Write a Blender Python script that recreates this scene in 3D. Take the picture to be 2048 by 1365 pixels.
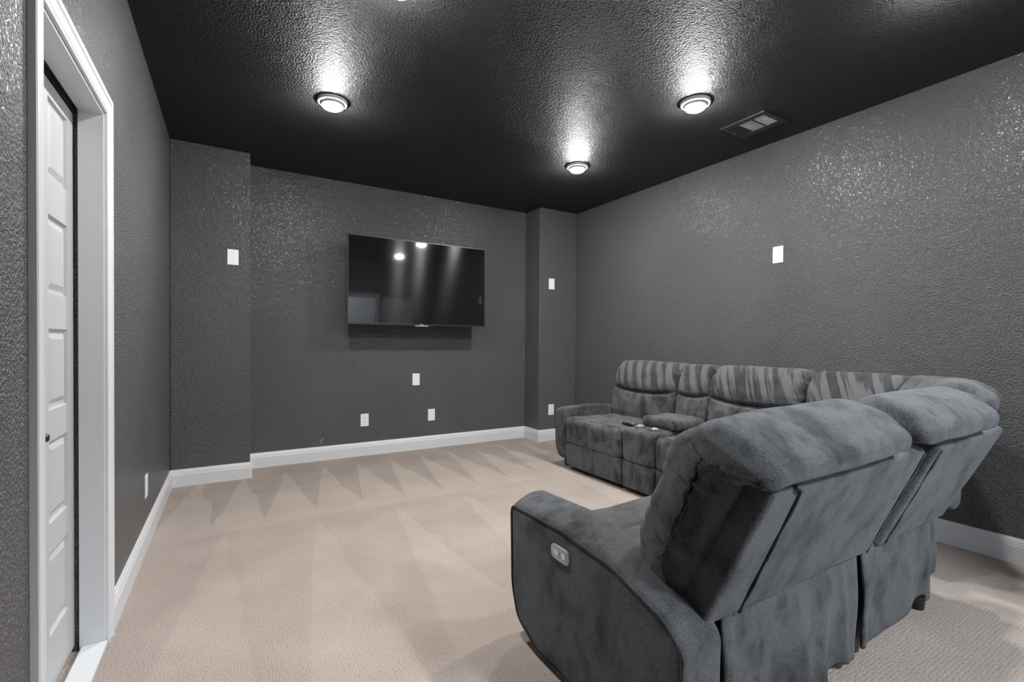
import bpy, bmesh, math, random
from mathutils import Vector, Matrix, noise
random.seed(7)
SC = bpy.context.scene
COL = SC.collection
for o in list(bpy.data.objects):
    bpy.data.objects.remove(o)

# ------------------------------------------------------------------ camera
F_PX = 940.44
YAW, PIT, ROLL, SHY = 0.5372, -0.0122, 0.0078, 12.19
CAM_Z = 1.1735
cd = bpy.data.cameras.new('camera')
cam = bpy.data.objects.new('camera', cd)
COL.objects.link(cam)
SC.camera = cam
cd.sensor_width = 36
cd.sensor_fit = 'HORIZONTAL'
cd.lens = 36 * F_PX / 2048
cd.shift_y = SHY / 2048
cd.clip_start = 0.02
cy_, sy_ = math.cos(YAW), math.sin(YAW)
cp_, sp_ = math.cos(PIT), math.sin(PIT)
cr_, sr_ = math.cos(ROLL), math.sin(ROLL)
R0 = Vector((cy_, -sy_, 0))
F0 = Vector((sy_, cy_, 0))
U0 = Vector((0, 0, 1))
FW = F0 * cp_ + U0 * sp_
U2 = -F0 * sp_ + U0 * cp_
RT = R0 * cr_ + U2 * sr_
UP = -R0 * sr_ + U2 * cr_
m = Matrix((RT, UP, -FW)).transposed().to_4x4()
m.translation = Vector((0, 0, CAM_Z))
cam.matrix_world = m

# ------------------------------------------------------------------ world, exposure
w = bpy.data.worlds.new('world')
SC.world = w
w.use_nodes = True
w.node_tree.nodes['Background'].inputs[0].default_value = (0.6, 0.65, 0.7, 1)
w.node_tree.nodes['Background'].inputs[1].default_value = 0.05
vs = SC.view_settings
vs.view_transform = 'Standard'
vs.look = 'None'
vs.gamma = 1
vs.use_curve_mapping = False
vs.exposure = 0.0
LAMP_E = 820.0       # emission of the ceiling lamp lenses
HALL_W = 330.0

# ------------------------------------------------------------------ room measures (metres)
XL, XR, YB, YF, H = -0.418, 3.629, 4.8645, -0.35, 2.74
YPL, XPL, XPR, YPR = 4.5407, 0.1325, 3.0817, 4.5542
DY0, DY1, DH = 1.625, 2.335, 2.03          # closet door opening in the left wall
HX0, HX1 = 1.25, 2.50                      # opening behind the camera

# the hall's own light, behind the opening at the camera's back
al = bpy.data.lights.new('hall_light', 'POINT')
al.shadow_soft_size = 0.14
al.energy = HALL_W
al.color = (0.88, 0.94, 1.0)
alo = bpy.data.objects.new('hall_light', al)
COL.objects.link(alo)
alo.location = (1.95, -1.15, 2.45)

# ------------------------------------------------------------------ materials
def new_mat(name):
    mt = bpy.data.materials.new(name)
    mt.use_nodes = True
    nt = mt.node_tree
    b = nt.nodes['Principled BSDF']
    return mt, nt, b

def nd(nt, typ, **kw):
    n = nt.nodes.new(typ)
    for k, v in kw.items():
        if k in n.inputs.keys():
            n.inputs[k].default_value = v
        else:
            setattr(n, k, v)
    return n

def coords(nt, scale=(1, 1, 1), rot=(0, 0, 0), kind='Object'):
    tc = nt.nodes.new('ShaderNodeTexCoord')
    mp = nt.nodes.new('ShaderNodeMapping')
    mp.inputs['Scale'].default_value = scale
    mp.inputs['Rotation'].default_value = rot
    nt.links.new(tc.outputs[kind], mp.inputs[0])
    return mp.outputs[0]

def ramp(nt, fac, stops):
    r = nt.nodes.new('ShaderNodeValToRGB')
    els = r.color_ramp.elements
    while len(els) < len(stops):
        els.new(0.5)
    for e, (p, c) in zip(els, stops):
        e.position = p
        e.color = c if len(c) == 4 else (*c, 1)
    nt.links.new(fac, r.inputs[0])
    return r.outputs[0]

def math_n(nt, op, a, b=None, c=None):
    n = nt.nodes.new('ShaderNodeMath')
    n.operation = op
    for i, v in enumerate((a, b, c)):
        if v is None:
            continue
        if isinstance(v, (int, float)):
            n.inputs[i].default_value = v
        else:
            nt.links.new(v, n.inputs[i])
    return n.outputs[0]

def g(v):
    return (v, v, v, 1)

def simple(name, col, rough=0.5, metal=0.0, spec=0.5):
    mt, nt, b = new_mat(name)
    b.inputs['Base Color'].default_value = col if len(col) == 4 else (*col, 1)
    b.inputs['Roughness'].default_value = rough
    b.inputs['Metallic'].default_value = metal
    b.inputs['Specular IOR Level'].default_value = spec
    return mt

def paint(name, col, rough, scale=75, bump=0.0035, spec=0.5):
    """orange peel wall paint"""
    mt, nt, b = new_mat(name)
    v = coords(nt)
    n1 = nd(nt, 'ShaderNodeTexNoise', Scale=scale, Detail=3.0, Roughness=0.55)
    n2 = nd(nt, 'ShaderNodeTexNoise', Scale=scale * 0.33, Detail=2.0)
    n3 = nd(nt, 'ShaderNodeTexNoise', Scale=1.7, Detail=3.0)
    for n in (n1, n2, n3):
        nt.links.new(v, n.inputs['Vector'])
    h1 = ramp(nt, n1.outputs[0], [(0.40, g(0)), (0.62, g(1))])
    h = math_n(nt, 'ADD', h1, math_n(nt, 'MULTIPLY', n2.outputs[0], 1.2))
    bp = nd(nt, 'ShaderNodeBump', Strength=1.0, Distance=bump)
    nt.links.new(h, bp.inputs['Height'])
    nt.links.new(bp.outputs[0], b.inputs['Normal'])
    c0 = tuple(x * 0.92 for x in col)
    c1 = tuple(x * 1.08 for x in col)
    nt.links.new(ramp(nt, n3.outputs[0], [(0.3, c0), (0.7, c1)]), b.inputs['Base Color'])
    nt.links.new(math_n(nt, 'MULTIPLY_ADD', n3.outputs[0], 0.14, rough - 0.07), b.inputs['Roughness'])
    b.inputs['Specular IOR Level'].default_value = spec
    return mt

M = {}
M['wall'] = paint('charcoal_wall_paint', (0.076, 0.078, 0.0812), 0.37, scale=105, bump=0.0048, spec=1.0)
M['ceiling'] = paint('charcoal_ceiling_paint', (0.034, 0.0345, 0.036), 0.44, scale=95, bump=0.0034, spec=0.16)
M['trim'] = simple('white_trim_paint', (0.66, 0.675, 0.695), 0.38)
M['door'] = simple('white_door_paint', (0.48, 0.49, 0.50), 0.42)
M['hallwall'] = simple('pale_hall_paint', (0.55, 0.57, 0.60), 0.6)
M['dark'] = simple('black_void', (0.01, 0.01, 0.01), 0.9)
M['plate'] = simple('white_plastic', (0.80, 0.80, 0.80), 0.35)
M['screwm'] = simple('screw_paint', (0.45, 0.45, 0.45), 0.4)
M['bezel'] = simple('dark_bezel', (0.045, 0.045, 0.048), 0.32, 0.6)
M['blackp'] = simple('black_plastic', (0.012, 0.012, 0.013), 0.4)
M['chrome'] = simple('brushed_chrome', (0.75, 0.75, 0.76), 0.25, 1.0)
M['ctrl'] = simple('silver_panel', (0.42, 0.43, 0.44), 0.38, 0.3)
M['ventm'] = simple('charcoal_vent_paint', (0.035, 0.035, 0.037), 0.4)
M['ventw'] = simple('light_vent_interior', (0.55, 0.55, 0.56), 0.5)
M['flange'] = simple('lamp_trim_white', (0.38, 0.38, 0.38), 0.45)
M['scuffm'] = simple('scuff_plaster', (0.35, 0.34, 0.33), 0.8)

# television glass
mt, nt, b = new_mat('tv_glass')
b.inputs['Base Color'].default_value = (0.004, 0.004, 0.005, 1)
b.inputs['Roughness'].default_value = 0.20
b.inputs['Specular IOR Level'].default_value = 0.16
b.inputs['Anisotropic'].default_value = 0.97
cbt = nt.nodes.new('ShaderNodeCombineXYZ')
cbt.inputs[2].default_value = 1.0
nt.links.new(cbt.outputs[0], b.inputs['Tangent'])
b.inputs['Coat Weight'].default_value = 0.85
b.inputs['Coat Roughness'].default_value = 0.045
b.inputs['Coat IOR'].default_value = 1.5
M['screen'] = mt

# lamp lens
mt, nt, b = new_mat('lamp_lens')
b.inputs['Base Color'].default_value = (0.8, 0.8, 0.8, 1)
b.inputs['Emission Color'].default_value = (1.0, 0.985, 0.965, 1)
b.inputs['Emission Strength'].default_value = LAMP_E
M['lens'] = mt

# carpet
mt, nt, b = new_mat('beige_patterned_carpet')
v = coords(nt)
sep = nt.nodes.new('ShaderNodeSeparateXYZ')
nt.links.new(v, sep.inputs[0])
X, Y = sep.outputs[0], sep.outputs[1]
wob = nd(nt, 'ShaderNodeTexNoise', Scale=2.2, Detail=2.0)
nt.links.new(v, wob.inputs['Vector'])
wv = math_n(nt, 'MULTIPLY_ADD', wob.outputs[0], 0.30, -0.15)
def wedges(period, x_off, y_apex, length, sign, skew):
    """triangular vacuum strokes: 1 inside the stroke"""
    xs = math_n(nt, 'ADD', X, x_off)
    xs = math_n(nt, 'ADD', xs, math_n(nt, 'MULTIPLY', wv, 0.3))
    dy = math_n(nt, 'MULTIPLY', math_n(nt, 'SUBTRACT', y_apex, math_n(nt, 'ADD', Y, wv)), sign / length)
    xs = math_n(nt, 'ADD', xs, math_n(nt, 'MULTIPLY', dy, skew))
    fr = math_n(nt, 'FRACT', math_n(nt, 'DIVIDE', xs, period))
    tri = math_n(nt, 'MULTIPLY', math_n(nt, 'ABSOLUTE', math_n(nt, 'SUBTRACT', fr, 0.5)), 2.0)
    d = math_n(nt, 'SUBTRACT', dy, tri)
    ms = nt.nodes.new('ShaderNodeMapRange')
    ms.interpolation_type = 'SMOOTHSTEP'
    ms.inputs['From Min'].default_value = -0.05
    ms.inputs['From Max'].default_value = 0.05
    nt.links.new(d, ms.inputs['Value'])
    return ms.outputs[0]
w1 = wedges(0.31, 0.06, 4.62, 1.15, 1.0, 0.05)
w2 = wedges(0.52, 0.30, 3.35, 2.3, 1.0, 0.10)
far_m = nt.nodes.new('ShaderNodeMapRange')
far_m.inputs['From Min'].default_value = 3.28
far_m.inputs['From Max'].default_value = 3.36
nt.links.new(math_n(nt, 'ADD', Y, math_n(nt, 'MULTIPLY', wv, 0.4)), far_m.inputs['Value'])
# inverse mix: behind the line the back strokes, in front the fainter near strokes
wn = math_n(nt, 'MULTIPLY_ADD', w2, 0.45, 0.5)
mixw = nt.nodes.new('ShaderNodeMix')
nt.links.new(far_m.outputs[0], mixw.inputs['Factor'])
nt.links.new(wn, mixw.inputs[2])
nt.links.new(w1, mixw.inputs[3])
nap = mixw.outputs[0]
# woven rows of small tufts
vx = coords(nt, (105, 78, 1))
vor = nd(nt, 'ShaderNodeTexVoronoi', Scale=1.0, Randomness=0.6)
vor.voronoi_dimensions = '2D'
nt.links.new(vx, vor.inputs['Vector'])
fine = nd(nt, 'ShaderNodeTexNoise', Scale=330.0, Detail=2.0)
nt.links.new(v, fine.inputs['Vector'])
blot = nd(nt, 'ShaderNodeTexNoise', Scale=3.0, Detail=4.0)
nt.links.new(v, blot.inputs['Vector'])
ht = math_n(nt, 'ADD', math_n(nt, 'MULTIPLY', vor.outputs['Distance'], -1.0), math_n(nt, 'MULTIPLY', fine.outputs[0], 0.55))
bp = nd(nt, 'ShaderNodeBump', Strength=0.8, Distance=0.0042)
nt.links.new(ht, bp.inputs['Height'])
nt.links.new(bp.outputs[0], b.inputs['Normal'])
tone = math_n(nt, 'ADD', math_n(nt, 'MULTIPLY', nap, 0.14), math_n(nt, 'MULTIPLY', blot.outputs[0], 0.30))
tone = math_n(nt, 'ADD', tone, math_n(nt, 'MULTIPLY', fine.outputs[0], 0.45))
tone = math_n(nt, 'SUBTRACT', tone, math_n(nt, 'MULTIPLY', vor.outputs['Distance'], 0.22))
nt.links.new(ramp(nt, tone, [(0.05, (0.20, 0.165, 0.143)), (0.60, (0.475, 0.408, 0.363))]), b.inputs['Base Color'])
b.inputs['Roughness'].default_value = 0.95
b.inputs['Specular IOR Level'].default_value = 0.1
b.inputs['Sheen Weight'].default_value = 0.1
M['carpet'] = mt

def fabric(name, lo, hi, streak_axis=None, weave=430.0, zmin=0.74, soft=False):
    mt, nt, b = new_mat(name)
    v = coords(nt)
    n1 = nd(nt, 'ShaderNodeTexNoise', Scale=5.5, Detail=5.0, Roughness=0.6, Distortion=0.6)
    nt.links.new(v, n1.inputs['Vector'])
    n2 = nd(nt, 'ShaderNodeTexNoise', Scale=17.0, Detail=4.0, Roughness=0.65)
    vr = coords(nt, (1.0, 1.0, 0.45), (0.35, 0.25, 0))
    nt.links.new(vr, n2.inputs['Vector'])
    mixed = math_n(nt, 'ADD', math_n(nt, 'MULTIPLY', n1.outputs[0], 0.6), math_n(nt, 'MULTIPLY', n2.outputs[0], 0.4))
    fac = ramp(nt, mixed, [(0.38, g(0.08)), (0.55, g(0.85))] if soft else [(0.40, g(0)), (0.58, g(1))])
    if streak_axis is not None:
        sc = [1.1, 1.1, 1.1]
        sc[streak_axis] = 17.0
        tc = nt.nodes.new('ShaderNodeTexCoord')
        sp = nt.nodes.new('ShaderNodeSeparateXYZ')
        nt.links.new(tc.outputs['Object'], sp.inputs[0])
        cb = nt.nodes.new('ShaderNodeCombineXYZ')
        # strokes lean over with height
        for i in range(3):
            if i == streak_axis:
                z2 = math_n(nt, 'MULTIPLY', math_n(nt, 'POWER', math_n(nt, 'SUBTRACT', sp.outputs[2], 0.6), 2.0), -0.9)
                nt.links.new(math_n(nt, 'MULTIPLY', math_n(nt, 'ADD', sp.outputs[i], z2), sc[i]), cb.inputs[i])
            else:
                nt.links.new(math_n(nt, 'MULTIPLY', sp.outputs[i], sc[i]), cb.inputs[i])
        ns = nd(nt, 'ShaderNodeTexNoise', Scale=1.0, Detail=3.0, Roughness=0.5, Distortion=0.2)
        nt.links.new(cb.outputs[0], ns.inputs['Vector'])
        st = ramp(nt, ns.outputs[0], [(0.47, g(0.0)), (0.53, g(1.0))])
        mk = nt.nodes.new('ShaderNodeMapRange')
        mk.inputs['From Min'].default_value = zmin
        mk.inputs['From Max'].default_value = zmin + 0.05
        nt.links.new(sp.outputs[2], mk.inputs['Value'])
        mx = nt.nodes.new('ShaderNodeMix')
        nt.links.new(mk.outputs[0], mx.inputs['Factor'])
        nt.links.new(fac, mx.inputs[2])
        nt.links.new(math_n(nt, 'ADD', math_n(nt, 'MULTIPLY', st, 0.8), math_n(nt, 'MULTIPLY', fac, 0.25)), mx.inputs[3])
        fac = mx.outputs[0]
    nf0 = nd(nt, 'ShaderNodeTexNoise', Scale=weave, Detail=2.0)
    nt.links.new(v, nf0.inputs['Vector'])
    nfr = nt.nodes.new('ShaderNodeMapRange')
    nfr.inputs['From Min'].default_value = 0.33
    nfr.inputs['From Max'].default_value = 0.67
    nt.links.new(nf0.outputs[0], nfr.inputs['Value'])
    wa = nd(nt, 'ShaderNodeTexWave', Scale=weave * 0.30, Distortion=2.5, Detail=1.0)
    wa.bands_direction = 'DIAGONAL'
    nt.links.new(v, wa.inputs['Vector'])
    fin = math_n(nt, 'ADD', math_n(nt, 'MULTIPLY', nfr.outputs[0], 0.85), math_n(nt, 'MULTIPLY', wa.outputs[0], 0.35))
    fac2 = math_n(nt, 'MULTIPLY', math_n(nt, 'ADD', fac, 0.22), math_n(nt, 'ADD', fin, 0.10))
    nt.links.new(ramp(nt, fac2, [(0.0, lo), (1.0, hi)]), b.inputs['Base Color'])
    bp = nd(nt, 'ShaderNodeBump', Strength=0.7, Distance=0.0022)
    nt.links.new(fin, bp.inputs['Height'])
    nt.links.new(bp.outputs[0], b.inputs['Normal'])
    b.inputs['Roughness'].default_value = 0.85
    b.inputs['Specular IOR Level'].default_value = 0.15
    b.inputs['Sheen Weight'].default_value = 0.22
    b.inputs['Sheen Roughness'].default_value = 0.4
    b.inputs['Sheen Tint'].default_value = (0.8, 0.85, 0.9, 1)
    return mt
LO, HI = (0.008, 0.0085, 0.0095), (0.135, 0.140, 0.148)
M['fab'] = fabric('charcoal_plush', LO, HI, soft=True)
M['fab_far'] = fabric('charcoal_crushed_plush', LO, (0.14, 0.144, 0.151))
M['fab_y'] = fabric('charcoal_plush_brushed', LO, (0.150, 0.154, 0.160), streak_axis=1)
M['pipe'] = fabric('charcoal_piping', (0.015, 0.015, 0.016), (0.07, 0.071, 0.073))

# ------------------------------------------------------------------ mesh helpers
def finish(name, verts, faces, mat, parent=None, smooth=True, base=None, auto=None):
    me = bpy.data.meshes.new(name)
    off = Vector((0, 0, 0))
    if parent is not None:
        off = parent.matrix_world.translation if parent.parent is None else origin_of(parent)
    if base is not None:
        off = Vector(base)
    me.from_pydata([tuple(Vector(p) - off) for p in verts], [], faces)
    bm = bmesh.new()
    bm.from_mesh(me)
    bmesh.ops.remove_doubles(bm, verts=bm.verts, dist=1e-6)
    bmesh.ops.recalc_face_normals(bm, faces=bm.faces)
    bm.to_mesh(me)
    bm.free()
    if smooth:
        for p in me.polygons:
            p.use_smooth = True
    me.materials.append(mat)
    o = bpy.data.objects.new(name, me)
    COL.objects.link(o)
    if parent is not None:
        o.parent = parent
    elif base is not None:
        o.location = base
    if auto:
        me.set_sharp_from_angle(angle=math.radians(auto))
    return o

def origin_of(o):
    t = Vector((0, 0, 0))
    while o is not None:
        t += o.location
        o = o.parent
    return t

def empty(name, loc, label, cat, group=None):
    o = bpy.data.objects.new(name, None)
    COL.objects.link(o)
    o.location = loc
    o.empty_display_size = 0.1
    o['label'] = label
    o['category'] = cat
    if group:
        o['group'] = group
    bpy.context.view_layer.update()
    return o

def struct(o):
    o['kind'] = 'structure'
    return o

class MB:
    def __init__(self):
        self.v, self.f = [], []
    def add(self, vs, fs):
        n = len(self.v)
        self.v += [tuple(p) for p in vs]
        self.f += [tuple(i + n for i in q) for q in fs]
    def box(self, a, b):
        x0, y0, z0 = a
        x1, y1, z1 = b
        self.add([(x0, y0, z0), (x1, y0, z0), (x1, y1, z0), (x0, y1, z0), (x0, y0, z1), (x1, y0, z1), (x1, y1, z1), (x0, y1, z1)],
                 [(0, 3, 2, 1), (4, 5, 6, 7), (0, 1, 5, 4), (1, 2, 6, 5), (2, 3, 7, 6), (3, 0, 4, 7)])
    def make(self, name, mat, parent=None, bevel=0, seg=2, **kw):
        o = finish(name, self.v, self.f, mat, parent, smooth=bevel > 0, **kw)
        if bevel:
            md = o.modifiers.new('bevel', 'BEVEL')
            md.width = bevel
            md.segments = seg
            md.limit_method = 'ANGLE'
            md.harden_normals = True
        return o

def box(name, a, b, mat, parent=None, bevel=0.0, seg=2, **kw):
    mb = MB()
    mb.box(a, b)
    return mb.make(name, mat, parent, bevel, seg, **kw)

def rpoly(pts, step=0.02):
    """polygon of (a, b, radius) with rounded corners, densely resampled"""
    out = []
    n = len(pts)
    for i in range(n):
        p0, p1, p2 = Vector(pts[i - 1][:2]), Vector(pts[i][:2]), Vector(pts[(i + 1) % n][:2])
        r = pts[i][2]
        d0, d1 = (p0 - p1), (p2 - p1)
        l0, l1 = d0.length, d1.length
        d0.normalize(); d1.normalize()
        ang = math.acos(max(-1, min(1, d0.dot(d1))))
        t = r / max(1e-6, math.tan(ang / 2))
        t = min(t, l0 * 0.49, l1 * 0.49)
        a, c = p1 + d0 * t, p1 + d1 * t
        k = 7
        for j in range(k + 1):
            s = j / k
            out.append(a * (1 - s) ** 2 + p1 * 2 * s * (1 - s) + c * s * s)
    # resample
    res = []
    for i in range(len(out)):
        a, c = out[i], out[(i + 1) % len(out)]
        L = (c - a).length
        if L < 1e-6:
            continue
        k = max(1, int(round(L / step)))
        for j in range(k):
            res.append(a.lerp(c, j / k))
    return res

def inset(prof, d):
    n = len(prof)
    area = sum(prof[i].x * prof[(i + 1) % n].y - prof[(i + 1) % n].x * prof[i].y for i in range(n))
    sg = 1 if area > 0 else -1
    out = []
    for i in range(n):
        t = prof[(i + 1) % n] - prof[i - 1]
        if t.length < 1e-9:
            out.append(prof[i].copy())
            continue
        t.normalize()
        nrm = Vector((-t.y, t.x)) * sg
        out.append(prof[i] + nrm * d)
    return out

def loft(name, prof, u0, u1, r, frame, mat, parent, crown=0.0, ustep=0.03, deform=None, rough=0.0, seed=0.0, endbulge=0.0, nf=7.0, spine=None):
    """closed profile (a,b) swept along u with rounded ends, mapped by frame(u,a,b)"""
    secs = []
    K = 6
    for k in range(K + 1):
        th = math.pi / 2 * k / K
        secs.append((u0 + r * (1 - math.sin(th)) if False else u0 + r * (1 - math.cos(th)), r * (1 - math.sin(th))))
    L = u1 - u0 - 2 * r
    n = max(1, int(L / ustep))
    for k in range(1, n):
        secs.append((u0 + r + L * k / n, 0))
    for k in range(K, -1, -1):
        th = math.pi / 2 * k / K
        secs.append((u1 - r * (1 - math.cos(th)), r * (1 - math.sin(th))))
    rings = []
    for (u, d) in secs:
        s = (u - u0) / (u1 - u0) * 2 - 1
        c = crown * (1 - s ** 4)
        rings.append([(u, q.x, q.y) for q in inset(prof, d - c)])
    # caps: shrink towards the centroid
    def cap(ring, sgn):
        cx = sum(q[1] for q in ring) / len(ring)
        cz = sum(q[2] for q in ring) / len(ring)
        out = []
        for s in ((0.85, 0.6, 0.35, 0.12) if not spine else (0.9, 0.75, 0.55, 0.3, 0.1)):
            rr = []
            for q in ring:
                tx, tz = (cx, cz) if not spine else (spine[0], max(spine[1], min(spine[2], q[2])))
                rr.append((q[0] + sgn * endbulge * (1 - s * s), tx + (q[1] - tx) * s, tz + (q[2] - tz) * s))
            out.append(rr)
        return out
    c0 = cap(rings[0], -1)
    c1 = cap(rings[-1], 1)
    allr = list(reversed(c0)) + rings + c1
    vs, fs = [], []
    m_ = len(prof)
    for ring in allr:
        for q in ring:
            u, a, b = q
            if deform:
                u, a, b = deform(u, a, b)
            P = Vector(frame(u, a, b))
            if rough:
                P += Vector(noise.noise_vector(P * nf + Vector((seed, seed, seed)))) * rough
            vs.append(P)
    for i in range(len(allr) - 1):
        for j in range(m_):
            j2 = (j + 1) % m_
            fs.append((i * m_ + j, i * m_ + j2, (i + 1) * m_ + j2, (i + 1) * m_ + j))
    fs.append(tuple(range(m_ - 1, -1, -1)))
    e = (len(allr) - 1) * m_
    fs.append(tuple(e + j for j in range(m_)))
    return finish(name, vs, fs, mat, parent)

def tube(name, pts, r, mat, parent, seg=8, closed=False):
    pts = [Vector(p) for p in pts]
    n = len(pts)
    vs, fs = [], []
    up = Vector((0, 0, 1))
    for i, p in enumerate(pts):
        if closed:
            t = pts[(i + 1) % n] - pts[i - 1]
        else:
            t = pts[min(n - 1, i + 1)] - pts[max(0, i - 1)]
        t.normalize()
        a = t.cross(up)
        if a.length < 0.1:
            a = t.cross(Vector((1, 0, 0)))
        a.normalize()
        c = t.cross(a).normalized()
        for k in range(seg):
            th = 2 * math.pi * k / seg
            vs.append(p + a * math.cos(th) * r + c * math.sin(th) * r)
    N = n if closed else n - 1
    for i in range(N):
        for k in range(seg):
            k2 = (k + 1) % seg
            j = (i + 1) % n
            fs.append((i * seg + k, i * seg + k2, j * seg + k2, j * seg + k))
    if not closed:
        fs.append(tuple(range(seg)))
        fs.append(tuple((n - 1) * seg + k for k in range(seg)))
    return finish(name, vs, fs, mat, parent)

def lathe(name, prof, center, mat, parent, seg=40, axis='z'):
    """profile of (r, h)"""
    vs, fs = [], []
    c = Vector(center)
    for (r, h) in prof:
        for k in range(seg):
            th = 2 * math.pi * k / seg
            if axis == 'z':
                vs.append(c + Vector((r * math.cos(th), r * math.sin(th), h)))
            elif axis == 'y':
                vs.append(c + Vector((r * math.cos(th), h, r * math.sin(th))))
            else:
                vs.append(c + Vector((h, r * math.cos(th), r * math.sin(th))))
    for i in range(len(prof) - 1):
        for k in range(seg):
            k2 = (k + 1) % seg
            fs.append((i * seg + k, i * seg + k2, (i + 1) * seg + k2, (i + 1) * seg + k))
    if prof[0][0] > 1e-5:
        fs.append(tuple(range(seg)))
    if prof[-1][0] > 1e-5:
        fs.append(tuple((len(prof) - 1) * seg + k for k in range(seg)))
    return finish(name, vs, fs, mat, parent, auto=40)

# ------------------------------------------------------------------ room shell
T = 0.12
struct(box('floor', (XL - 0.7, -2.4, -0.08), (XR + T, YB + T, 0), M['carpet']))
struct(box('ceiling', (XL - 0.7, -2.4, H), (XR + T, YB + T, H + 0.1), M['ceiling']))
struct(box('wall_back', (XL - T, YB, 0), (XR + T, YB + T, H), M['wall']))
struct(box('wall_right', (XR, YF - T, 0), (XR + T, YB, H), M['wall']))
mb = MB()
mb.box((XL - T, YF - T, 0), (XL, DY0, H))
mb.box((XL - T, DY1, 0), (XL, YB, H))
mb.box((XL - T, DY0, DH), (XL, DY1, H))
struct(mb.make('wall_left', M['wall']))
mb = MB()
mb.box((XL, YF - T, 0), (HX0, YF, H))
mb.box((HX1, YF - T, 0), (XR, YF, H))
mb.box((HX0, YF - T, 2.04), (HX1, YF, H))
struct(mb.make('wall_front', M['wall']))
struct(box('wall_pilaster_left', (XL, YPL, 0), (XPL, YB, H), M['wall'], bevel=0.008, seg=3))
struct(box('wall_pilaster_right', (XPR, YPR, 0), (XR, YB, H), M['wall'], bevel=0.010, seg=4))
# closet behind the folding door, hall behind the camera
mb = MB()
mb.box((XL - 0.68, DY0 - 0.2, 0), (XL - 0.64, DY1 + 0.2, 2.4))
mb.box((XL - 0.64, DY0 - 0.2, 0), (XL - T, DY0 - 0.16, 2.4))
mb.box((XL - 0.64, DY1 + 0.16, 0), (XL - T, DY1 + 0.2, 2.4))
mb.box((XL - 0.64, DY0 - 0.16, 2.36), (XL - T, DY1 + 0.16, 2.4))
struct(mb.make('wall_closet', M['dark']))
mb = MB()
mb.box((0.6, -2.4, 0), (3.2, -2.3, H))
mb.box((0.5, -2.4, 0), (0.6, YF - T, H))
mb.box((3.2, -2.4, 0), (3.3, YF - T, H))
struct(mb.make('wall_hall', M['hallwall']))

# baseboards
BP = [(0, 0), (0.015, 0), (0.015, 0.094), (0.0125, 0.098), (0.0125, 0.108), (0.010, 0.113), (0.0105, 0.119), (0.006, 0.126), (0.0045, 0.134), (0, 0.136)]
path = [(XL, 2.411), (XL, YPL), (XPL, YPL), (XPL, YB), (XPR, YB), (XPR, YPR), (XR, YPR), (XR, YF)]
names = ['baseboard_left', 'baseboard_pilaster_left', 'baseboard_pilaster_left_side', 'baseboard_back',
         'baseboard_pilaster_right_side', 'baseboard_pilaster_right', 'baseboard_right']
def run_profile(path, i, prof):
    P = [Vector((*p, 0)) for p in path]
    def nrm(k):
        d = (P[k + 1] - P[k]).normalized()
        return Vector((d.y, -d.x, 0))
    def off(k):
        ns = []
        if k > 0: ns.append(nrm(k - 1))
        if k < len(P) - 1: ns.append(nrm(k))
        if len(ns) == 1: return ns[0]
        s = ns[0] + ns[1]
        return s / (1 + ns[0].dot(ns[1]))
    vs, fs = [], []
    for k in (i, i + 1):
        o_ = off(k)
        for (t, z) in prof:
            vs.append(P[k] + o_ * t + Vector((0, 0, z)))
    m_ = len(prof)
    for j in range(m_ - 1):
        fs.append((j, j + 1, m_ + j + 1, m_ + j))
    fs.append(tuple(range(m_)))
    fs.append(tuple(range(m_, 2 * m_)))
    return vs, fs
for i, nm in enumerate(names):
    vs_, fs_ = run_profile(path, i, BP)
    struct(finish(nm, vs_, fs_, M['trim'], smooth=False))
vs_, fs_ = run_profile([(XL, YF), (XL, 1.560)], 0, BP)
struct(finish('baseboard_left_near', vs_, fs_, M['trim'], smooth=False))

# ------------------------------------------------------------------ closet door opening: casing, jamb, leaves
CP = [(0.000, 0.0), (0.000, 0.011), (0.006, 0.013), (0.012, 0.010), (0.018, 0.0125), (0.034, 0.0135), (0.044, 0.0145), (0.050, 0.0185), (0.060, 0.019), (0.067, 0.018), (0.070, 0.015), (0.070, 0.0)]
def casing(y0, y1, top, x, nx, name):
    # profile measured away from the opening, mitred at the head
    mbs = []
    pts = [(y0, 0.0), (y0, top), (y1, top), (y1, 0.0)]
    outs = [(-1, 0), (-1, 1), (1, 1), (1, 0)]
    vs, fs = [], []
    m_ = len(CP)
    for (p, o_) in zip(pts, outs):
        for (d, h) in CP:
            vs.append((x + nx * h, p[0] + o_[0] * d, p[1] + o_[1] * d))
    for i in range(3):
        for j in range(m_ - 1):
            fs.append((i * m_ + j, i * m_ + j + 1, (i + 1) * m_ + j + 1, (i + 1) * m_ + j))
    fs.append(tuple(range(m_)))
    fs.append(tuple(3 * m_ + j for j in range(m_)))
    return struct(finish(name, vs, fs, M['trim'], smooth=False))
casing(DY0 + 0.002, DY1 - 0.002, DH - 0.002, XL, 1, 'trim_1')
mb = MB()
mb.box((XL - 0.072, DY1 - 0.012, 0), (XL + 0.001, DY1 + 0.001, DH))
mb.box((XL - 0.072, DY0 - 0.001, 0), (XL + 0.001, DY0 + 0.012, DH))
mb.box((XL - 0.072, DY0 + 0.012, DH - 0.012), (XL + 0.001, DY1 - 0.012, DH + 0.001))
struct(mb.make('trim_2', M['trim']))
struct(box('trim_3', (XL - 0.066, DY0 + 0.013, 0.0), (XL + 0.010, DY1 - 0.013, 0.018), M['trim'], bevel=0.003))
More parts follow.
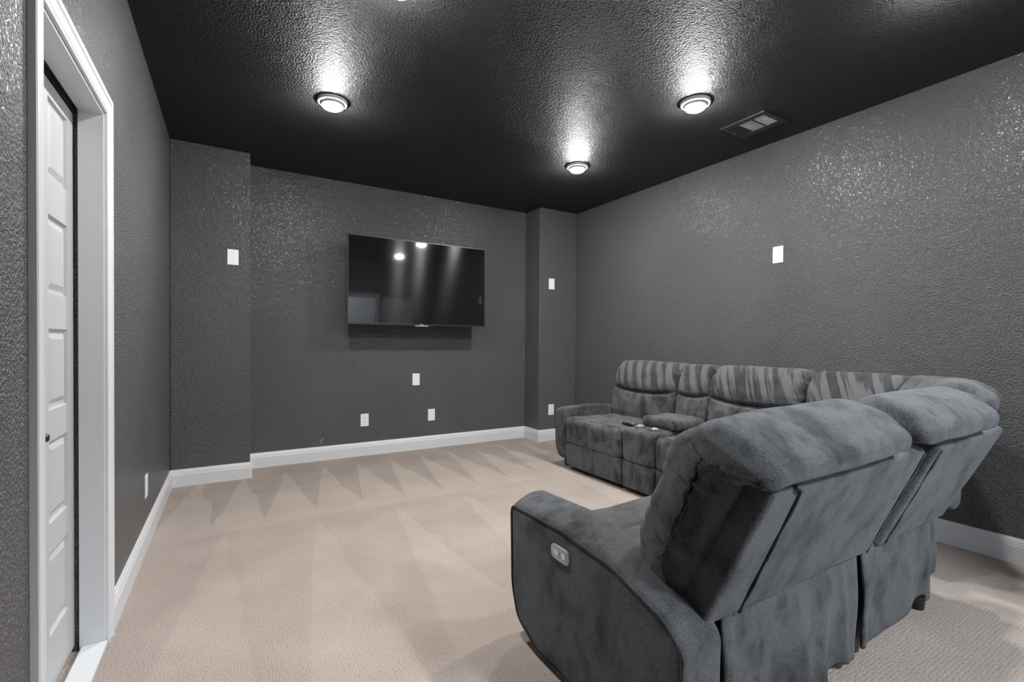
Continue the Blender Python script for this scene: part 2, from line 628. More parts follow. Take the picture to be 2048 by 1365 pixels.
# folding door of two leaves, five raised panels each
door = bpy.data.objects.new('door_1', None)
COL.objects.link(door)
door.location = (-0.52, 1.98, 0)
struct(door)
bpy.context.view_layer.update()
PZ = [(0.204, 0.474), (0.570, 0.838), (0.938, 1.203), (1.318, 1.571), (1.697, 1.948)]
def leaf(y0, y1):
    xf, xb = -0.505, -0.538
    z0, z1 = 0.024, 2.000
    vs, fs = [], []
    def quad(a, b_, c, d):
        n = len(vs)
        vs.extend([a, b_, c, d])
        fs.append((n, n + 1, n + 2, n + 3))
    def F(y, z, dx=0.0):
        return (xf - dx, y, z)
    pa, pb = y0 + 0.073, y1 - 0.073
    zs = [z0]
    for a, b_ in PZ:
        zs += [a, b_]
    zs.append(z1)
    quad(F(y0, z0), F(pa, z0), F(pa, z1), F(y0, z1))
    quad(F(pb, z0), F(y1, z0), F(y1, z1), F(pb, z1))
    for i in range(0, len(zs), 2):
        quad(F(pa, zs[i]), F(pb, zs[i]), F(pb, zs[i + 1]), F(pa, zs[i + 1]))
    for a, b_ in PZ:
        rect = [(pa, pb, a, b_, 0.0)]
        for (ins, dp) in ((0.005, 0.009), (0.016, 0.010), (0.034, 0.002)):
            rect.append((pa + ins, pb - ins, a + ins, b_ - ins, dp))
        for k in range(len(rect) - 1):
            A, B = rect[k], rect[k + 1]
            ca = [F(A[0], A[2], A[4]), F(A[1], A[2], A[4]), F(A[1], A[3], A[4]), F(A[0], A[3], A[4])]
            cb = [F(B[0], B[2], B[4]), F(B[1], B[2], B[4]), F(B[1], B[3], B[4]), F(B[0], B[3], B[4])]
            for q in range(4):
                q2 = (q + 1) % 4
                quad(ca[q], ca[q2], cb[q2], cb[q])
        B = rect[-1]
        quad(F(B[0], B[2], B[4]), F(B[1], B[2], B[4]), F(B[1], B[3], B[4]), F(B[0], B[3], B[4]))
    quad((xb, y0, z0), (xb, y1, z0), (xb, y1, z1), (xb, y0, z1))
    quad((xb, y0, z0), (xf, y0, z0), (xf, y0, z1), (xb, y0, z1))
    quad((xb, y1, z0), (xf, y1, z0), (xf, y1, z1), (xb, y1, z1))
    quad((xb, y0, z0), (xf, y0, z0), (xf, y1, z0), (xb, y1, z0))
    quad((xb, y0, z1), (xf, y0, z1), (xf, y1, z1), (xb, y1, z1))
    return finish('door_leaf', vs, fs, M['door'], door, smooth=False)
lf = leaf(DY0 + 0.016, 1.978)
leaf(1.982, DY1 - 0.004)
lathe('knob', [(0.006, 0.0), (0.006, 0.012), (0.011, 0.014), (0.013, 0.020), (0.010, 0.025), (0.0, 0.026)], (-0.505, 1.952, 0.868), M['blackp'], lf, 16, 'x')
box('door_track', (-0.545, DY0 + 0.012, 2.004), (-0.500, DY1 + 0.02, 2.022), M['dark'], door)

# ------------------------------------------------------------------ open door and casing behind the camera (seen in the screen)
def casing_y(x0, x1, top, y, name):
    pts = [(x0, 0.0), (x0, top), (x1, top), (x1, 0.0)]
    outs = [(-1, 0), (-1, 1), (1, 1), (1, 0)]
    vs, fs = [], []
    m_ = len(CP)
    for (p, o_) in zip(pts, outs):
        for (d, h) in CP:
            vs.append((p[0] + o_[0] * d, y + h, p[1] + o_[1] * d))
    for i in range(3):
        for j in range(m_ - 1):
            fs.append((i * m_ + j, i * m_ + j + 1, (i + 1) * m_ + j + 1, (i + 1) * m_ + j))
    struct(finish(name, vs, fs, M['trim'], smooth=False))
casing_y(HX0, HX1, 2.04, YF, 'trim_4')
d2 = bpy.data.objects.new('door_2', None)
COL.objects.link(d2)
d2.location = (2.9, YF + 0.05, 0)
struct(d2)
bpy.context.view_layer.update()
mb = MB()
mb.box((2.60, YF + 0.03, 0.015), (3.22, YF + 0.055, 2.03))
for a, b_ in [(0.2, 0.5), (0.6, 0.9), (1.0, 1.3), (1.4, 1.6), (1.72, 1.93)]:
    mb.box((2.71, YF + 0.055, a), (3.11, YF + 0.062, b_))
mb.make('door_leaf', M['door'], d2, bevel=0.004)

# ------------------------------------------------------------------ ceiling lamps
LAMPS = [(0.565, 3.27, 'white round ceiling lamp, left one of the row nearest the television wall'),
         (2.640, 3.32, 'white round ceiling lamp nearest the far right corner pilaster'),
         (2.590, 2.04, 'white round ceiling lamp beside the charcoal ceiling vent'),
         (0.62, 2.03, 'white round ceiling lamp at the very top edge of the photo, left of centre'),
         (2.62, 0.80, 'white round ceiling lamp at the top right corner of the photo')]
def lamp(x, y, label):
    t = empty('ceiling_lamp', (x, y, H), label, 'ceiling light', 'round lamps in the ceiling')
    lathe('trim_ring', [(0.093, 0.0), (0.093, -0.014), (0.089, -0.019), (0.078, -0.021), (0.070, -0.026), (0.0665, -0.034), (0.064, -0.034), (0.063, -0.022), (0.0, -0.022)], (x, y, H), M['flange'], t, 48)
    lathe('lens', [(0.063, -0.024), (0.063, -0.036), (0.059, -0.044), (0.045, -0.052), (0.023, -0.057), (0.0, -0.058)], (x, y, H), M['lens'], t, 40)
    for a in (0.9, 0.9 + math.pi):
        cx, cy = x + 0.080 * math.cos(a), y + 0.080 * math.sin(a)
        lathe('screw', [(0.005, -0.010), (0.005, -0.014), (0.0, -0.016)], (cx, cy, H), M['plate'], t, 12)
for a in LAMPS:
    lamp(*a)

# ------------------------------------------------------------------ ceiling vent
t = empty('ceiling_vent', (3.21, 2.03, H), 'charcoal rectangular ceiling register with pale louvres, near the right wall', 'vent')
X0, X1, Y0, Y1 = 3.07, 3.345, 1.87, 2.20
mb = MB()
z0, z1 = H - 0.008, H
mb.box((X0, Y0, z0), (X0 + 0.045, Y1, z1)); mb.box((X1 - 0.055, Y0, z0), (X1, Y1, z1))
mb.box((X0 + 0.045, Y0, z0), (X1 - 0.055, Y0 + 0.03, z1)); mb.box((X0 + 0.045, Y1 - 0.03, z0), (X1 - 0.055, Y1, z1))
mb.box((X0 + 0.045, Y0 + 0.112, z0), (X1 - 0.055, Y0 + 0.120, z1)); mb.box((X0 + 0.045, Y1 - 0.115, z0), (X1 - 0.055, Y1 - 0.107, z1))
mb.make('frame', M['ventm'], t)
box('duct_shade', (X0 + 0.045, Y0 + 0.03, H - 0.0015), (X1 - 0.055, Y1 - 0.115, H - 0.0005), M['dark'], t)  # flat black sheet, its colour stands in for the shade behind the louvres
for (a, b_, mt_, along, n) in ((Y0 + 0.031, Y0 + 0.111, 'ventw', 'x', 6), (Y0 + 0.121, Y1 - 0.116, 'ventw', 'y', 9), (Y1 - 0.106, Y1 - 0.031, 'ventm', 'y', 7)):
    mb = MB()
    xa, xb = X0 + 0.046, X1 - 0.056
    for k in range(n):
        if along == 'x':
            c = xa + (xb - xa) * (k + 0.5) / n
            mb.add([(c - 0.011, a, H - 0.002), (c + 0.009, a, H - 0.007), (c + 0.009, b_, H - 0.007), (c - 0.011, b_, H - 0.002),
                    (c - 0.011, a, H - 0.001), (c + 0.009, a, H - 0.006), (c + 0.009, b_, H - 0.006), (c - 0.011, b_, H - 0.001)],
                   [(0, 1, 2, 3), (4, 5, 6, 7), (0, 1, 5, 4), (2, 3, 7, 6), (1, 2, 6, 5), (3, 0, 4, 7)])
        else:
            c = a + (b_ - a) * (k + 0.5) / n
            h_ = (b_ - a) / n * 0.42
            mb.add([(xa, c - h_, H - 0.002), (xb, c - h_, H - 0.002), (xb, c + h_, H - 0.007), (xa, c + h_, H - 0.007),
                    (xa, c - h_, H - 0.001), (xb, c - h_, H - 0.001), (xb, c + h_, H - 0.006), (xa, c + h_, H - 0.006)],
                   [(0, 1, 2, 3), (4, 5, 6, 7), (0, 1, 5, 4), (2, 3, 7, 6), (1, 2, 6, 5), (3, 0, 4, 7)])
    mb.make('louvre', M[mt_], t)
for yy in (Y0 + 0.015, Y1 - 0.015):
    lathe('screw', [(0.005, -0.008), (0.005, -0.010), (0.0, -0.011)], ((X0 + X1) / 2 + 0.01, yy, H), M['chrome'], t, 10)

# ------------------------------------------------------------------ television
TX0, TX1, TZ0, TZ1, TY = 0.934, 2.397, 1.328, 2.184, 4.615
t = empty('television', ((TX0 + TX1) / 2, TY + 0.03, TZ0), 'large black flat screen television mounted on the charcoal back wall', 'television')
box('housing', (TX0, TY + 0.006, TZ0), (TX1, TY + 0.032, TZ1), M['bezel'], t, bevel=0.003)
box('rear_housing', (TX0 + 0.16, TY + 0.032, TZ0 + 0.03), (TX1 - 0.16, TY + 0.058, TZ1 - 0.30), M['blackp'], t, bevel=0.008)
mb = MB()
bw = 0.010
mb.box((TX0, TY, TZ0), (TX1, TY + 0.006, TZ0 + 0.016)); mb.box((TX0, TY, TZ1 - bw), (TX1, TY + 0.006, TZ1))
mb.box((TX0, TY, TZ0 + 0.016), (TX0 + bw, TY + 0.006, TZ1 - bw)); mb.box((TX1 - bw, TY, TZ0 + 0.016), (TX1, TY + 0.006, TZ1 - bw))
mb.make('bezel', M['bezel'], t)
box('screen', (TX0 + bw, TY + 0.002, TZ0 + 0.016), (TX1 - bw, TY + 0.0059, TZ1 - bw), M['screen'], t)
box('sensor_bar', (1.600, TY - 0.002, TZ0 - 0.010), (1.742, TY + 0.010, TZ0 - 0.001), M['ctrl'], t, bevel=0.002)
box('badge', (1.648, TY - 0.001, TZ0 + 0.004), (1.694, TY, TZ0 + 0.011), M['ctrl'], t)
mb = MB()
mb.box((1.40, TY + 0.058, 1.50), (1.44, TY + 0.075, 1.86)); mb.box((1.88, TY + 0.058, 1.50), (1.92, TY + 0.075, 1.86))
mb.box((1.40, TY + 0.068, 1.62), (1.92, TY + 0.082, 1.74))
mb.box((1.50, TY + 0.080, 1.64), (1.54, YB - 0.014, 1.72)); mb.box((1.78, TY + 0.080, 1.64), (1.82, YB - 0.014, 1.72))
mb.box((1.42, YB - 0.016, 1.58), (1.90, YB - 0.001, 1.78))
mb.make('wall_bracket', M['blackp'], t)

# ------------------------------------------------------------------ wall plates
def plate(c, n, label, kind='blank', group='white cover plates on the charcoal walls', w_=0.080, h_=0.127):
    """n: outward normal axis as (axis, sign)"""
    nm = 'power_outlet' if kind == 'outlet' else 'cover_plate'
    t = empty(nm, c, label, 'outlet' if kind == 'outlet' else 'wall plate', None if kind == 'outlet' else group)
    ax, sg = n
    def B(name, du, dz, hw, hh, d0, d1, mat, bev=0.0):
        a = [0, 0, 0]; b_ = [0, 0, 0]
        ua = 1 - ax
        a[ua], b_[ua] = c[ua] + du - hw, c[ua] + du + hw
        a[2], b_[2] = c[2] + dz - hh, c[2] + dz + hh
        e0, e1 = c[ax] + sg * d0, c[ax] + sg * d1
        a[ax], b_[ax] = min(e0, e1), max(e0, e1)
        return box(name, a, b_, mat, t, bevel=bev)
    B('plate', 0, 0, w_ / 2, h_ / 2, 0, 0.006, M['plate'], 0.002)
    if kind == 'outlet':
        B('receptacle', 0, 0, 0.017, 0.034, 0.005, 0.0075, M['plate'], 0.001)
        for dz in (-0.020, 0.020):
            for du in (-0.006, 0.006):
                B('slot', du, dz + 0.003, 0.0012, 0.0045, 0.0073, 0.0078, M['blackp'])
            B('slot', 0, dz - 0.008, 0.0025, 0.0025, 0.0073, 0.0078, M['blackp'])
    else:
        for dz in (-0.042, 0.042):
            B('screw', 0, dz, 0.003, 0.003, 0.0058, 0.0068, M['screwm'], 0.0008)
plate((0.007, YPL, 1.853), (1, -1), 'blank white cover plate high on the left pilaster')
plate((3.250, YPR, 1.856), (1, -1), 'blank white cover plate high on the right pilaster')
plate((3.258, YPR, 0.366), (1, -1), 'white cover plate low on the right pilaster, half hidden by the sofa arm')
plate((XR, 2.081, 1.860), (0, -1), 'blank white cover plate on the long right wall above the sofa')
plate((1.699, YB, 0.757), (1, -1), 'blank white cover plate just below the television')
plate((1.159, YB, 0.362), (1, -1), 'white power outlet on the back wall above the baseboard', 'outlet')
plate((1.876, YB, 0.363), (1, -1), 'blank white cover plate above the back baseboard, right of the outlet')
plate((XL, 3.322, 0.342), (0, 1), 'white cover plate low on the left wall, past the closet door')

# scuff on the back wall
mb = MB()
pts = [(0.735, 0.160), (0.745, 0.185), (0.760, 0.208), (0.772, 0.222)]
wd = [0.002, 0.005, 0.005, 0.001]
vs_, fs_ = [], []
for (x, z), q in zip(pts, wd):
    for dx, dy in ((-q, 0), (q, 0), (q, -0.0012), (-q, -0.0012)):
        vs_.append((x + dx, YB + dy, z))
for i in range(3):
    for k in range(4):
        k2 = (k + 1) % 4
        fs_.append((i * 4 + k, i * 4 + k2, i * 4 + 4 + k2, i * 4 + 4 + k))
o = finish('wall_scuff', vs_, fs_, M['scuffm'])
o['label'] = 'small pale curved scuff on the back wall above the baseboard'
o['category'] = 'scuff mark'

# ================================================================== SECTIONAL SOFA
sofa = empty('sectional_sofa', (2.4, 1.4, 0), 'charcoal plush reclining sectional sofa curving round the right corner of the room', 'sofa')
NF = 1.64            # near row front plane (y), depth runs to -y
FF = 2.65            # far row front plane (x), depth runs to +x
def near(u, v, z):
    return (u, NF - v, z)
def far(u, v, z):
    return (FF + v, u, z)
HV, HZ = 0.82, 0.395                       # hinge of the backs in (v, z)
def tilted(row, ang):
    ca, sa = math.cos(math.radians(ang)), math.sin(math.radians(ang))
    def fr(u, p, q):
        v = HV + q * sa - p * ca
        z = HZ + q * ca + p * sa
        return row(u, v, z)
    return fr

def fab_box(name, row, u0, u1, v0, v1, z0, z1, r, mat=None, parent=None, crown=0.0, **kw):
    pr = rpoly([(v0, z0, r), (v1, z0, r), (v1, z1, r), (v0, z1, r)])
    return loft(name, pr, u0, u1, min(r, (u1 - u0) * 0.3), row, mat or (M['fab'] if row is near else M['fab_far']), parent or sofa, crown=crown, **kw)

# --- arms -----------------------------------------------------------
def arm(row, u0, u1, outer, zs=1.0):
    """outer: which side of u carries the flat outer panel"""
    L = 0.855
    side = [(0.045, 0.018, 0.09), (0.01, 0.24, 0.2), (0.0, 0.515 * zs, 0.05), (0.30, 0.520 * zs, 0.4), (0.55, 0.505 * zs, 0.3), (0.76, 0.455 * zs, 0.16), (L, 0.365 * zs, 0.06), (L, 0.018, 0.02), (0.26, 0.016, 0.1)]
    side = [(0.20, 0.014, 0.12), (0.055, 0.075, 0.10), (0.012, 0.19, 0.2), (0.0, 0.512 * zs, 0.035), (0.34, 0.520 * zs, 0.5), (0.60, 0.498 * zs, 0.3), (0.79, 0.440 * zs, 0.14), (L, 0.385 * zs, 0.05), (L, 0.014, 0.02)]
    pr = rpoly(side)
    uc = (u0 + u1) / 2
    hw = (u1 - u0) / 2
    def dome(u, a, b):
        s = (u - u0) / (u1 - u0) if outer == 0 else (u1 - u) / (u1 - u0)
        k = max(0.0, (b - 0.36) / 0.16)
        k = min(1.0, k)
        rise = 0.042 * math.sin(min(1.0, max(0.0, s)) * math.pi * 0.62) * k
        # front bulges forward a little toward the middle
        fk = max(0.0, 1 - a / 0.12)
        return u, a - 0.012 * math.sin(max(0, min(1, s)) * math.pi) * fk, b + rise
    o = loft('armrest', pr, u0, u1, 0.022, row, M['fab'] if row is near else M['fab_far'], sofa, ustep=0.02, deform=dome, rough=0.004, seed=u0)
    # piping along the outer panel edge
    edge = [q for q in inset(pr, 0.004)]
    uu = u0 if outer == 0 else u1
    sg = -1 if outer == 0 else 1
    pts = [row(uu - sg * 0.004, q.x, q.y) for q in edge]
    k = tube('piping', pts, 0.0055, M['pipe'], o, 6, closed=True)
    return o
an = arm(near, 0.975, 1.14, 0)
af = arm(far, 3.475, 3.64, 1, 1.03)
# control panel on the near arm's outer face
def ctrl_pts(k, n=28, hw=0.052, hh=0.026):
    out = []
    for i in range(n):
        th = 2 * math.pi * i / n
        c, s = math.cos(th), math.sin(th)
        x = hw * math.copysign(abs(c) ** 0.35, c)
        z = hh * math.copysign(abs(s) ** 0.8, s)
        out.append((x * k, z * k))
    return out
cy0, cz0 = 1.298, 0.440
vs_, fs_ = [], []
rings = [(1.0, 0.9765), (1.0, 0.9712), (0.95, 0.9695), (0.0001, 0.9695)]
n = 28
for (k, x) in rings:
    for (a, b_) in ctrl_pts(max(k, 0.001)):
        vs_.append((x, cy0 + a, cz0 + b_))
for i in range(3):
    for k in range(n):
        k2 = (k + 1) % n
        fs_.append((i * n + k, i * n + k2, (i + 1) * n + k2, (i + 1) * n + k))
cpn = finish('control_panel', vs_, fs_, M['ctrl'], an, auto=35)
cpn['label'] = 'silver control panel with two round buttons'

for dy in (-0.020, 0.020):
    lathe('button', [(0.0105, 0.9698), (0.0105, 0.9690), (0.0085, 0.9688), (0.0080, 0.9694), (0.0, 0.9694)], (0, cy0 + dy, cz0), M['chrome'], cpn, 20, 'x')
box('indicator', (0.9692, cy0 - 0.0015, cz0 - 0.006), (0.9697, cy0 + 0.0015, cz0 + 0.006), M['blackp'], cpn)
# --- recliner body (seat, footrest, body) ---------------------------
def recliner(row, u0, u1, ang, shell_u, cush_u, mats, seat_crease=None, crease_dip=0.038, body_v=0.80, shell_t=(0.0, 0.0), head_drop=(0.0, 0.0)):
    gap = 0.004
    sm = M['fab'] if row is near else M['fab_far']
    loft('base', rpoly([(0.07, 0.045, 0.02), (body_v - 0.04, 0.045, 0.02), (body_v - 0.04, 0.36, 0.02), (0.07, 0.36, 0.02)]), u0 + 0.06, u1 - 0.03, 0.01, row, M['pipe'], sofa)
    # seat cushion
    if seat_crease:
        pr = rpoly([(0.02, 0.27, 0.04), (0.60, 0.29, 0.04), (0.60, 0.47, 0.05), (seat_crease + 0.02, 0.475, 0.03), (seat_crease, 0.448, 0.006), (seat_crease - 0.02, 0.463, 0.03), (0.02, 0.43, 0.07)], 0.015)
    else:
        pr = rpoly([(-0.005, 0.245, 0.035), (0.60, 0.26, 0.04), (0.60, 0.47, 0.05), (-0.005, 0.478, 0.045)])
    sc_ = loft('seat_cushion', pr, u0 + gap, u1 - gap, 0.03, row, sm, sofa, crown=0.006, rough=0.006, seed=u0 * 3, endbulge=0)
    if not seat_crease:
        tube('piping', [row(u0 + 0.035 + (u1 - u0 - 0.07) * k / 20, 0.030 + 0.004 * math.sin(k), 0.4815) for k in range(21)], 0.0035, M['pipe'], sc_, 6)
    loft('footrest', rpoly([(0.0, 0.035, 0.03), (0.10, 0.035, 0.03), (0.10, 0.243, 0.02), (0.0, 0.243, 0.022)]), u0 + gap, u1 - gap, 0.02, row, sm, sofa, crown=0.004, rough=0.004, seed=u0)
    # back: shell behind, cushion in front
    fr = tilted(row, ang)
    a, c = shell_u
    def taper(u, p, q):
        k = max(0.0, min(1.0, q / 0.45))
        s = (u - a) / (c - a)
        return u + shell_t[0] * (1 - s) * k + shell_t[1] * s * (1 - k), p, q
    sh = loft('back_shell', rpoly([(0.0, 0.0, 0.015), (0.0, 0.452, 0.022), (0.10, 0.452, 0.03), (0.10, 0.0, 0.02)]), a, c, 0.02, fr, M['fab'], sofa, rough=0.003, seed=u0, deform=taper)
    a, c = cush_u
    # outline of the cushion: lumbar lobe and head lobe rolling over the shell
    pr = rpoly([(0.06, -0.035, 0.03), (0.24, -0.03, 0.06), (0.285, 0.10, 0.14), (0.285, 0.30, 0.2), (0.280, 0.47, 0.14), (0.205, 0.578, 0.09), (0.085, 0.590, 0.09), (-0.008, 0.555, 0.05), (-0.016, 0.500, 0.03), (0.04, 0.470, 0.03), (0.075, 0.44, 0.02), (0.075, 0.10, 0.05)], 0.009)
    uc, hw = (a + c) / 2, (c - a) / 2
    def df(u, p, q):
        s = (u - uc) / hw
        if p > 0.17:
            zc = 0.322 - crease_dip * (1 - s * s)
            fade = max(0.0, 1 - abs(s) ** 8) if abs(s) < 1 else 0.0
            d = q - zc
            p -= 0.042 * math.exp(-(d / 0.013) ** 2) * fade
            p += 0.020 * math.exp(-((d - 0.075) / 0.06) ** 2) * fade
            p += 0.012 * math.exp(-((d + 0.09) / 0.07) ** 2) * fade
        e = max(0.0, abs(s) - 0.72) / 0.28
        wr = 0.0035 * e * math.sin(q * 85 + 1.5 * math.sin(q * 31 + u0)) * (1 if p > 0.05 else 0.3)
        edge_drop = 0.012 * e * e if q > 0.5 else 0.0
        if q > 0.35:
            k = (q - 0.35) / 0.24
            q -= k * (head_drop[0] * (0.5 - 0.5 * s) + head_drop[1])
            if s < -0.8:
                q -= k * head_drop[0] * 0.6 * ((-s - 0.8) / 0.2) ** 2
        return u + (-wr if s < 0 else wr), p + wr * 0.5, q - edge_drop
    cu = loft('back_cushion', pr, a, c, 0.045, fr, mats, sofa, crown=0.006, deform=df, rough=0.005, seed=u0 * 5, endbulge=0.014, ustep=0.018, nf=7.0, spine=(0.16, 0.10, 0.50))
    for (ue, sg) in ((a, 1), (c, -1)):
        pts = []
        for q in pr:
            if q.x > 0.17 and 0.02 < q.y < 0.50:
                x_, p_, q_ = df(ue + sg * 0.006, q.x - 0.034, q.y)
                pts.append(fr(x_, p_, q_))
        if len(pts) > 3:
            tube('seam', pts, 0.0024, M['fab'], cu, 5)
    return sh, cu, fr

sh1, cu1, fr1 = recliner(near, 1.145, 2.005, 22.5, (1.085, 2.050), (1.068, 1.835), M['fab'], seat_crease=0.34, shell_t=(0.045, 0.0), head_drop=(0.028, 0.012))
sh2, cu2, fr2 = recliner(near, 2.015, 2.830, 22.5, (2.120, 2.880), (1.965, 2.640), M['fab'], seat_crease=0.34, shell_t=(0.03, -0.12), head_drop=(0.010, 0.004))
recliner(far, 2.750, 3.470, 8.0, (2.74, 3.47), (2.715, 3.475), M['fab_y'])
recliner(far, 1.690, 2.405, 8.0, (1.70, 2.42), (1.695, 2.400), M['fab_y'])

# seams on the near back shells
def seam(fr, parent, pts, r=0.005):
    P = []
    for i in range(len(pts) - 1):
        (u0, q0), (u1, q1) = pts[i], pts[i + 1]
        for k in range(12):
            t_ = k / 12
            P.append(fr(u0 + (u1 - u0) * t_, -0.001 + 0.0015 * math.sin(k * 1.7 + i), q0 + (q1 - q0) * t_))
    P.append(fr(pts[-1][0], -0.001, pts[-1][1]))
    tube('seam', P, r, M['pipe'], parent, 6)
seam(fr1, sh1, [(1.255, 0.004), (1.262, 0.43), (1.225, 0.452)], 0.006)
seam(fr1, sh1, [(2.030, 0.004), (2.030, 0.44)], 0.004)
seam(fr2, sh2, [(2.175, 0.01), (2.180, 0.435)], 0.005)

# --- console --------------------------------------------------------
con_body = fab_box('console', far, 2.412, 2.744, 0.0, 0.60, 0.245, 0.500, 0.035, crown=0.004, rough=0.004, seed=2)
fab_box('console_front', far, 2.412, 2.744, 0.0, 0.14, 0.035, 0.243, 0.022, parent=con_body, rough=0.003)
fab_box('console_lid', far, 2.385, 2.735, 0.20, 0.54, 0.503, 0.580, 0.034, parent=con_body, crown=0.006, rough=0.004, seed=4)
for yy in (2.655, 2.505):
    lathe('cup_holder', [(0.044, -0.002), (0.045, 0.006), (0.041, 0.008), (0.038, 0.005), (0.037, -0.03), (0.0, -0.03)], (FF + 0.11, yy, 0.5095), M['chrome'], con_body, 32)
frc = tilted(far, 8.0)
pr = rpoly([(0.06, -0.035, 0.03), (0.24, -0.03, 0.06), (0.280, 0.10, 0.14), (0.280, 0.30, 0.2), (0.272, 0.47, 0.14), (0.200, 0.573, 0.09), (0.085, 0.583, 0.09), (0.0, 0.54, 0.05), (0.02, 0.10, 0.05)], 0.009)
def dfc(u, p, q):
    s = (u - 2.557) / 0.155
    if p > 0.17:
        d = q - (0.322 - 0.022 * (1 - s * s))
        fade = max(0.0, 1 - abs(s) ** 8) if abs(s) < 1 else 0.0
        p += (-0.038 * math.exp(-(d / 0.013) ** 2) + 0.016 * math.exp(-((d - 0.075) / 0.06) ** 2) + 0.01 * math.exp(-((d + 0.09) / 0.07) ** 2)) * fade
    return u, p, q
loft('console_back', pr, 2.405, 2.710, 0.04, frc, M['fab_y'], sofa, crown=0.006, deform=dfc, rough=0.005, seed=11, endbulge=0.008, ustep=0.015)

# --- corner wedge ---------------------------------------------------
CX, CY = 2.95, 1.30
ang8 = math.radians(8)
def wedge_pt(s, V, z):
    """s: <0 along the far row, 0..1 round the arc, >1 along the near row"""
    if s < 0:
        return (FF + V, CY - s, z)
    if s <= 1:
        ph = s * math.pi / 2
        R_ = V - (CX - FF)
        return (CX + R_ * math.cos(ph), CY - R_ * math.sin(ph), z)
    return (CX - (s - 1), CY - (V - (CX - FF)), z)
def wedge_fr(s, p, q):
    return wedge_pt(s, HV + q * math.sin(ang8) - p * math.cos(ang8), HZ + q * math.cos(ang8) + p * math.sin(ang8))
WPR = rpoly([(0.06, -0.035, 0.03), (0.24, -0.03, 0.06), (0.280, 0.10, 0.14), (0.280, 0.30, 0.2), (0.272, 0.47, 0.14), (0.200, 0.573, 0.09), (0.085, 0.583, 0.09), (0.0, 0.54, 0.05), (0.0, 0.48, 0.03), (0.07, 0.44, 0.03), (0.07, 0.10, 0.05)], 0.011)
def wcrease(s, p, q):
    if p > 0.17:
        d = q - 0.31
        p += -0.038 * math.exp(-(d / 0.014) ** 2) + 0.014 * math.exp(-((d - 0.075) / 0.06) ** 2)
    return s, p, q
# the far back cushion runs straight, then turns a little into the corner
ARC = 0.18
def bend_pt(t_, V, z):
    """t_ in metres from the far end of the wedge, bending after 0.375 m"""
    if t_ < 0.375:
        return wedge_pt(t_ - 0.375, V, z)
    return wedge_pt((t_ - 0.375) / 0.70, V, z)
def bend_fr(t_, p, q):
    return bend_pt(t_, HV + q * math.sin(ang8) - p * math.cos(ang8), HZ + q * math.cos(ang8) + p * math.sin(ang8))
loft('back_cushion', WPR, 0.0, 0.53, 0.04, bend_fr, M['fab_y'], sofa, crown=0.006, rough=0.005, seed=21, ustep=0.02, deform=wcrease)
def fan(s, p, q):
    k = math.exp(-((q - 0.5) / 0.22) ** 2)
    s2, p, q = wcrease(s, p, q)
    return s2, p + 0.007 * k * math.sin(s * 50 + 3 * math.sin(q * 9)), q + 0.005 * k * math.sin(s * 43 + 1)
loft('corner_cushion', WPR, 0.525, 1.05, 0.05, bend_fr, M['fab'], sofa, crown=0.012, rough=0.007, seed=31, ustep=0.010, deform=fan)
WS = rpoly([(0.012, 0.0, 0.015), (0.012, 0.44, 0.022), (0.068, 0.44, 0.02), (0.068, 0.0, 0.02)])
loft('back_shell', WS, 0.01, 0.44, 0.02, bend_fr, M['fab'], sofa, ustep=0.03, rough=0.003)
def prism(name, poly, z0, z1, r, mat):
    # rounded slab on a plan polygon
    pr_ = rpoly([(x, y, 0.03) for x, y in poly], 0.03)
    def fr(u, a, b_):
        return (a, b_, u)
    return loft(name, pr_, z0, z1, r, fr, mat, sofa, ustep=0.05)
prism('seat_cushion', [(2.66, 1.683), (2.66, 1.60), (2.84, 1.42), (2.84, 1.00), (3.15, 1.00), (3.30, 1.20), (3.30, 1.683)], 0.27, 0.475, 0.03, M['fab'])
prism('base', [(2.72, 1.67), (2.88, 1.40), (2.88, 1.02), (3.20, 1.02), (3.42, 1.30), (3.42, 1.67)], 0.04, 0.39, 0.02, M['fab'])

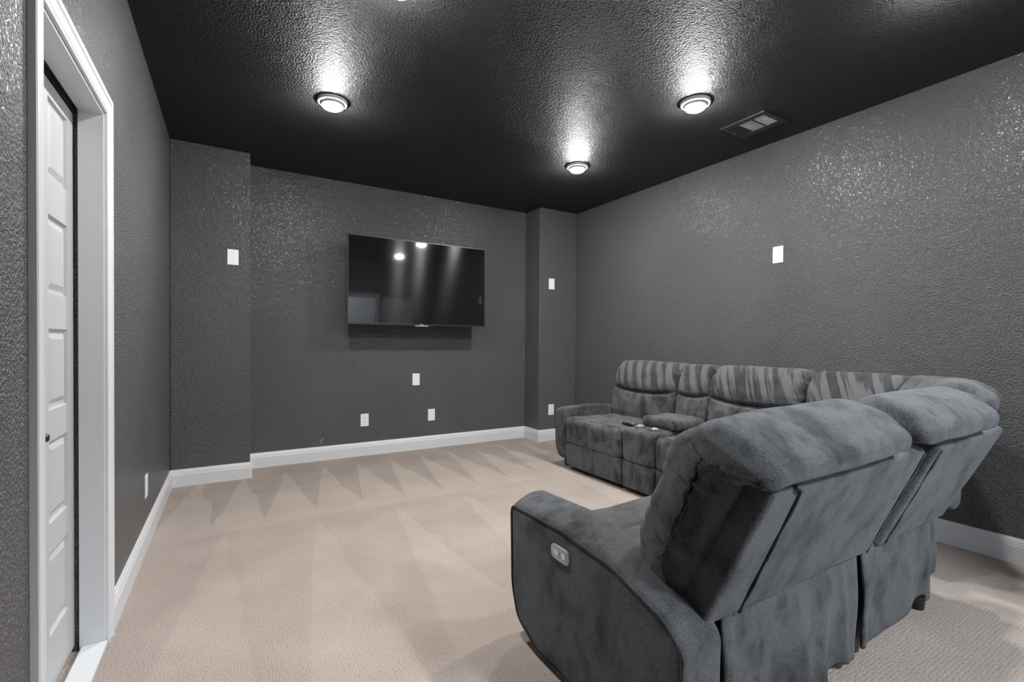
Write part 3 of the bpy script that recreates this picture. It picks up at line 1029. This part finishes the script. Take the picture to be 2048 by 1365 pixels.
# --- skirts at the back of the near row -----------------------------
def skirt(u0, u1, yb, zt, bottom, folds, seed, bow=0.0):
    nu, nz = 70, 26
    vs, fs = [], []
    th = 0.008
    for layer in (0, 1):
        for i in range(nu + 1):
            s = i / nu
            u = u0 + (u1 - u0) * s
            zb = bottom(s)
            for j in range(nz + 1):
                t_ = j / nz
                z = zt + (zb - zt) * t_
                y = yb - 0.018 * math.sin(math.pi * t_) * 0.4
                for (c, wd_, am, lean) in folds:
                    y -= am * t_ ** 0.7 * math.exp(-((s - c - lean * t_) / wd_) ** 2)
                y += 0.006 * noise.noise(Vector((u * 6, z * 4, seed)))
                if bow:
                    y += bow * max(0.0, (s - 0.72) / 0.28) ** 2
                if layer:
                    y += th
                vs.append((u + 0.004 * math.sin(z * 22 + seed), y, z))
    m_ = nz + 1
    N = (nu + 1) * m_
    for i in range(nu):
        for j in range(nz):
            a = i * m_ + j
            fs.append((a, a + 1, a + m_ + 1, a + m_))
            fs.append((N + a, N + a + m_, N + a + m_ + 1, N + a + 1))
    for i in range(nu):
        a = i * m_
        fs.append((a, a + m_, N + a + m_, N + a))
        a = i * m_ + nz
        fs.append((a, N + a, N + a + m_, a + m_))
    for j in range(nz):
        fs.append((j, N + j, N + j + 1, j + 1))
        a = nu * m_ + j
        fs.append((a, a + 1, N + a + 1, N + a))
    return finish('back_skirt', vs, fs, M['fab'], sofa)
skirt(1.200, 1.985, 0.835, 0.42, lambda s: 0.012 + 0.02 * abs(math.sin(s * 5)) , [(0.42, 0.09, 0.045, 0.12), (0.70, 0.06, 0.040, -0.08), (0.86, 0.03, 0.022, 0.02), (0.97, 0.04, 0.02, -0.03), (0.03, 0.03, 0.02, 0)], 3)
skirt(2.030, 2.835, 0.835, 0.43, lambda s: 0.030 + 0.15 * max(0.0, (s - 0.35) / 0.65) ** 1.2, [(0.02, 0.04, 0.014, 0.0), (0.45, 0.10, 0.014, 0.05), (0.74, 0.04, 0.020, -0.05), (0.86, 0.03, 0.020, 0.02)], 9, bow=0.05)
fab_box('corner_post', near, 2.66, 2.73, 0.71, 0.795, 0.012, 0.34, 0.015)
# feet
def foot(x, y):
    lathe('foot', [(0.022, 0.0), (0.026, 0.004), (0.030, 0.052), (0.030, 0.060)], (x, y, 0), M['blackp'], sofa, 20)
for x, y in ((1.05, 1.40), (1.05, 0.88), (1.95, 0.90), (2.08, 0.90), (2.62, 0.86), (2.0, 1.5), (2.74, 3.55), (3.35, 3.55), (2.76, 2.76), (2.76, 2.40), (3.35, 2.42), (3.10, 1.1), (3.30, 1.55), (2.80, 1.60)):
    foot(x, y)

# --- remote control on the far seat ---------------------------------
t = empty('remote_control', (2.83, 2.82, 0.487), 'slim black remote control lying on the far seat beside the console', 'remote control')
box('casing', (2.805, 2.765, 0.487), (2.845, 2.905, 0.503), M['blackp'], t, bevel=0.004)
lathe('dial', [(0.012, 0.0), (0.012, 0.002), (0.009, 0.0025), (0.0, 0.0025)], (2.825, 2.80, 0.503), M['screwm'], t, 20)
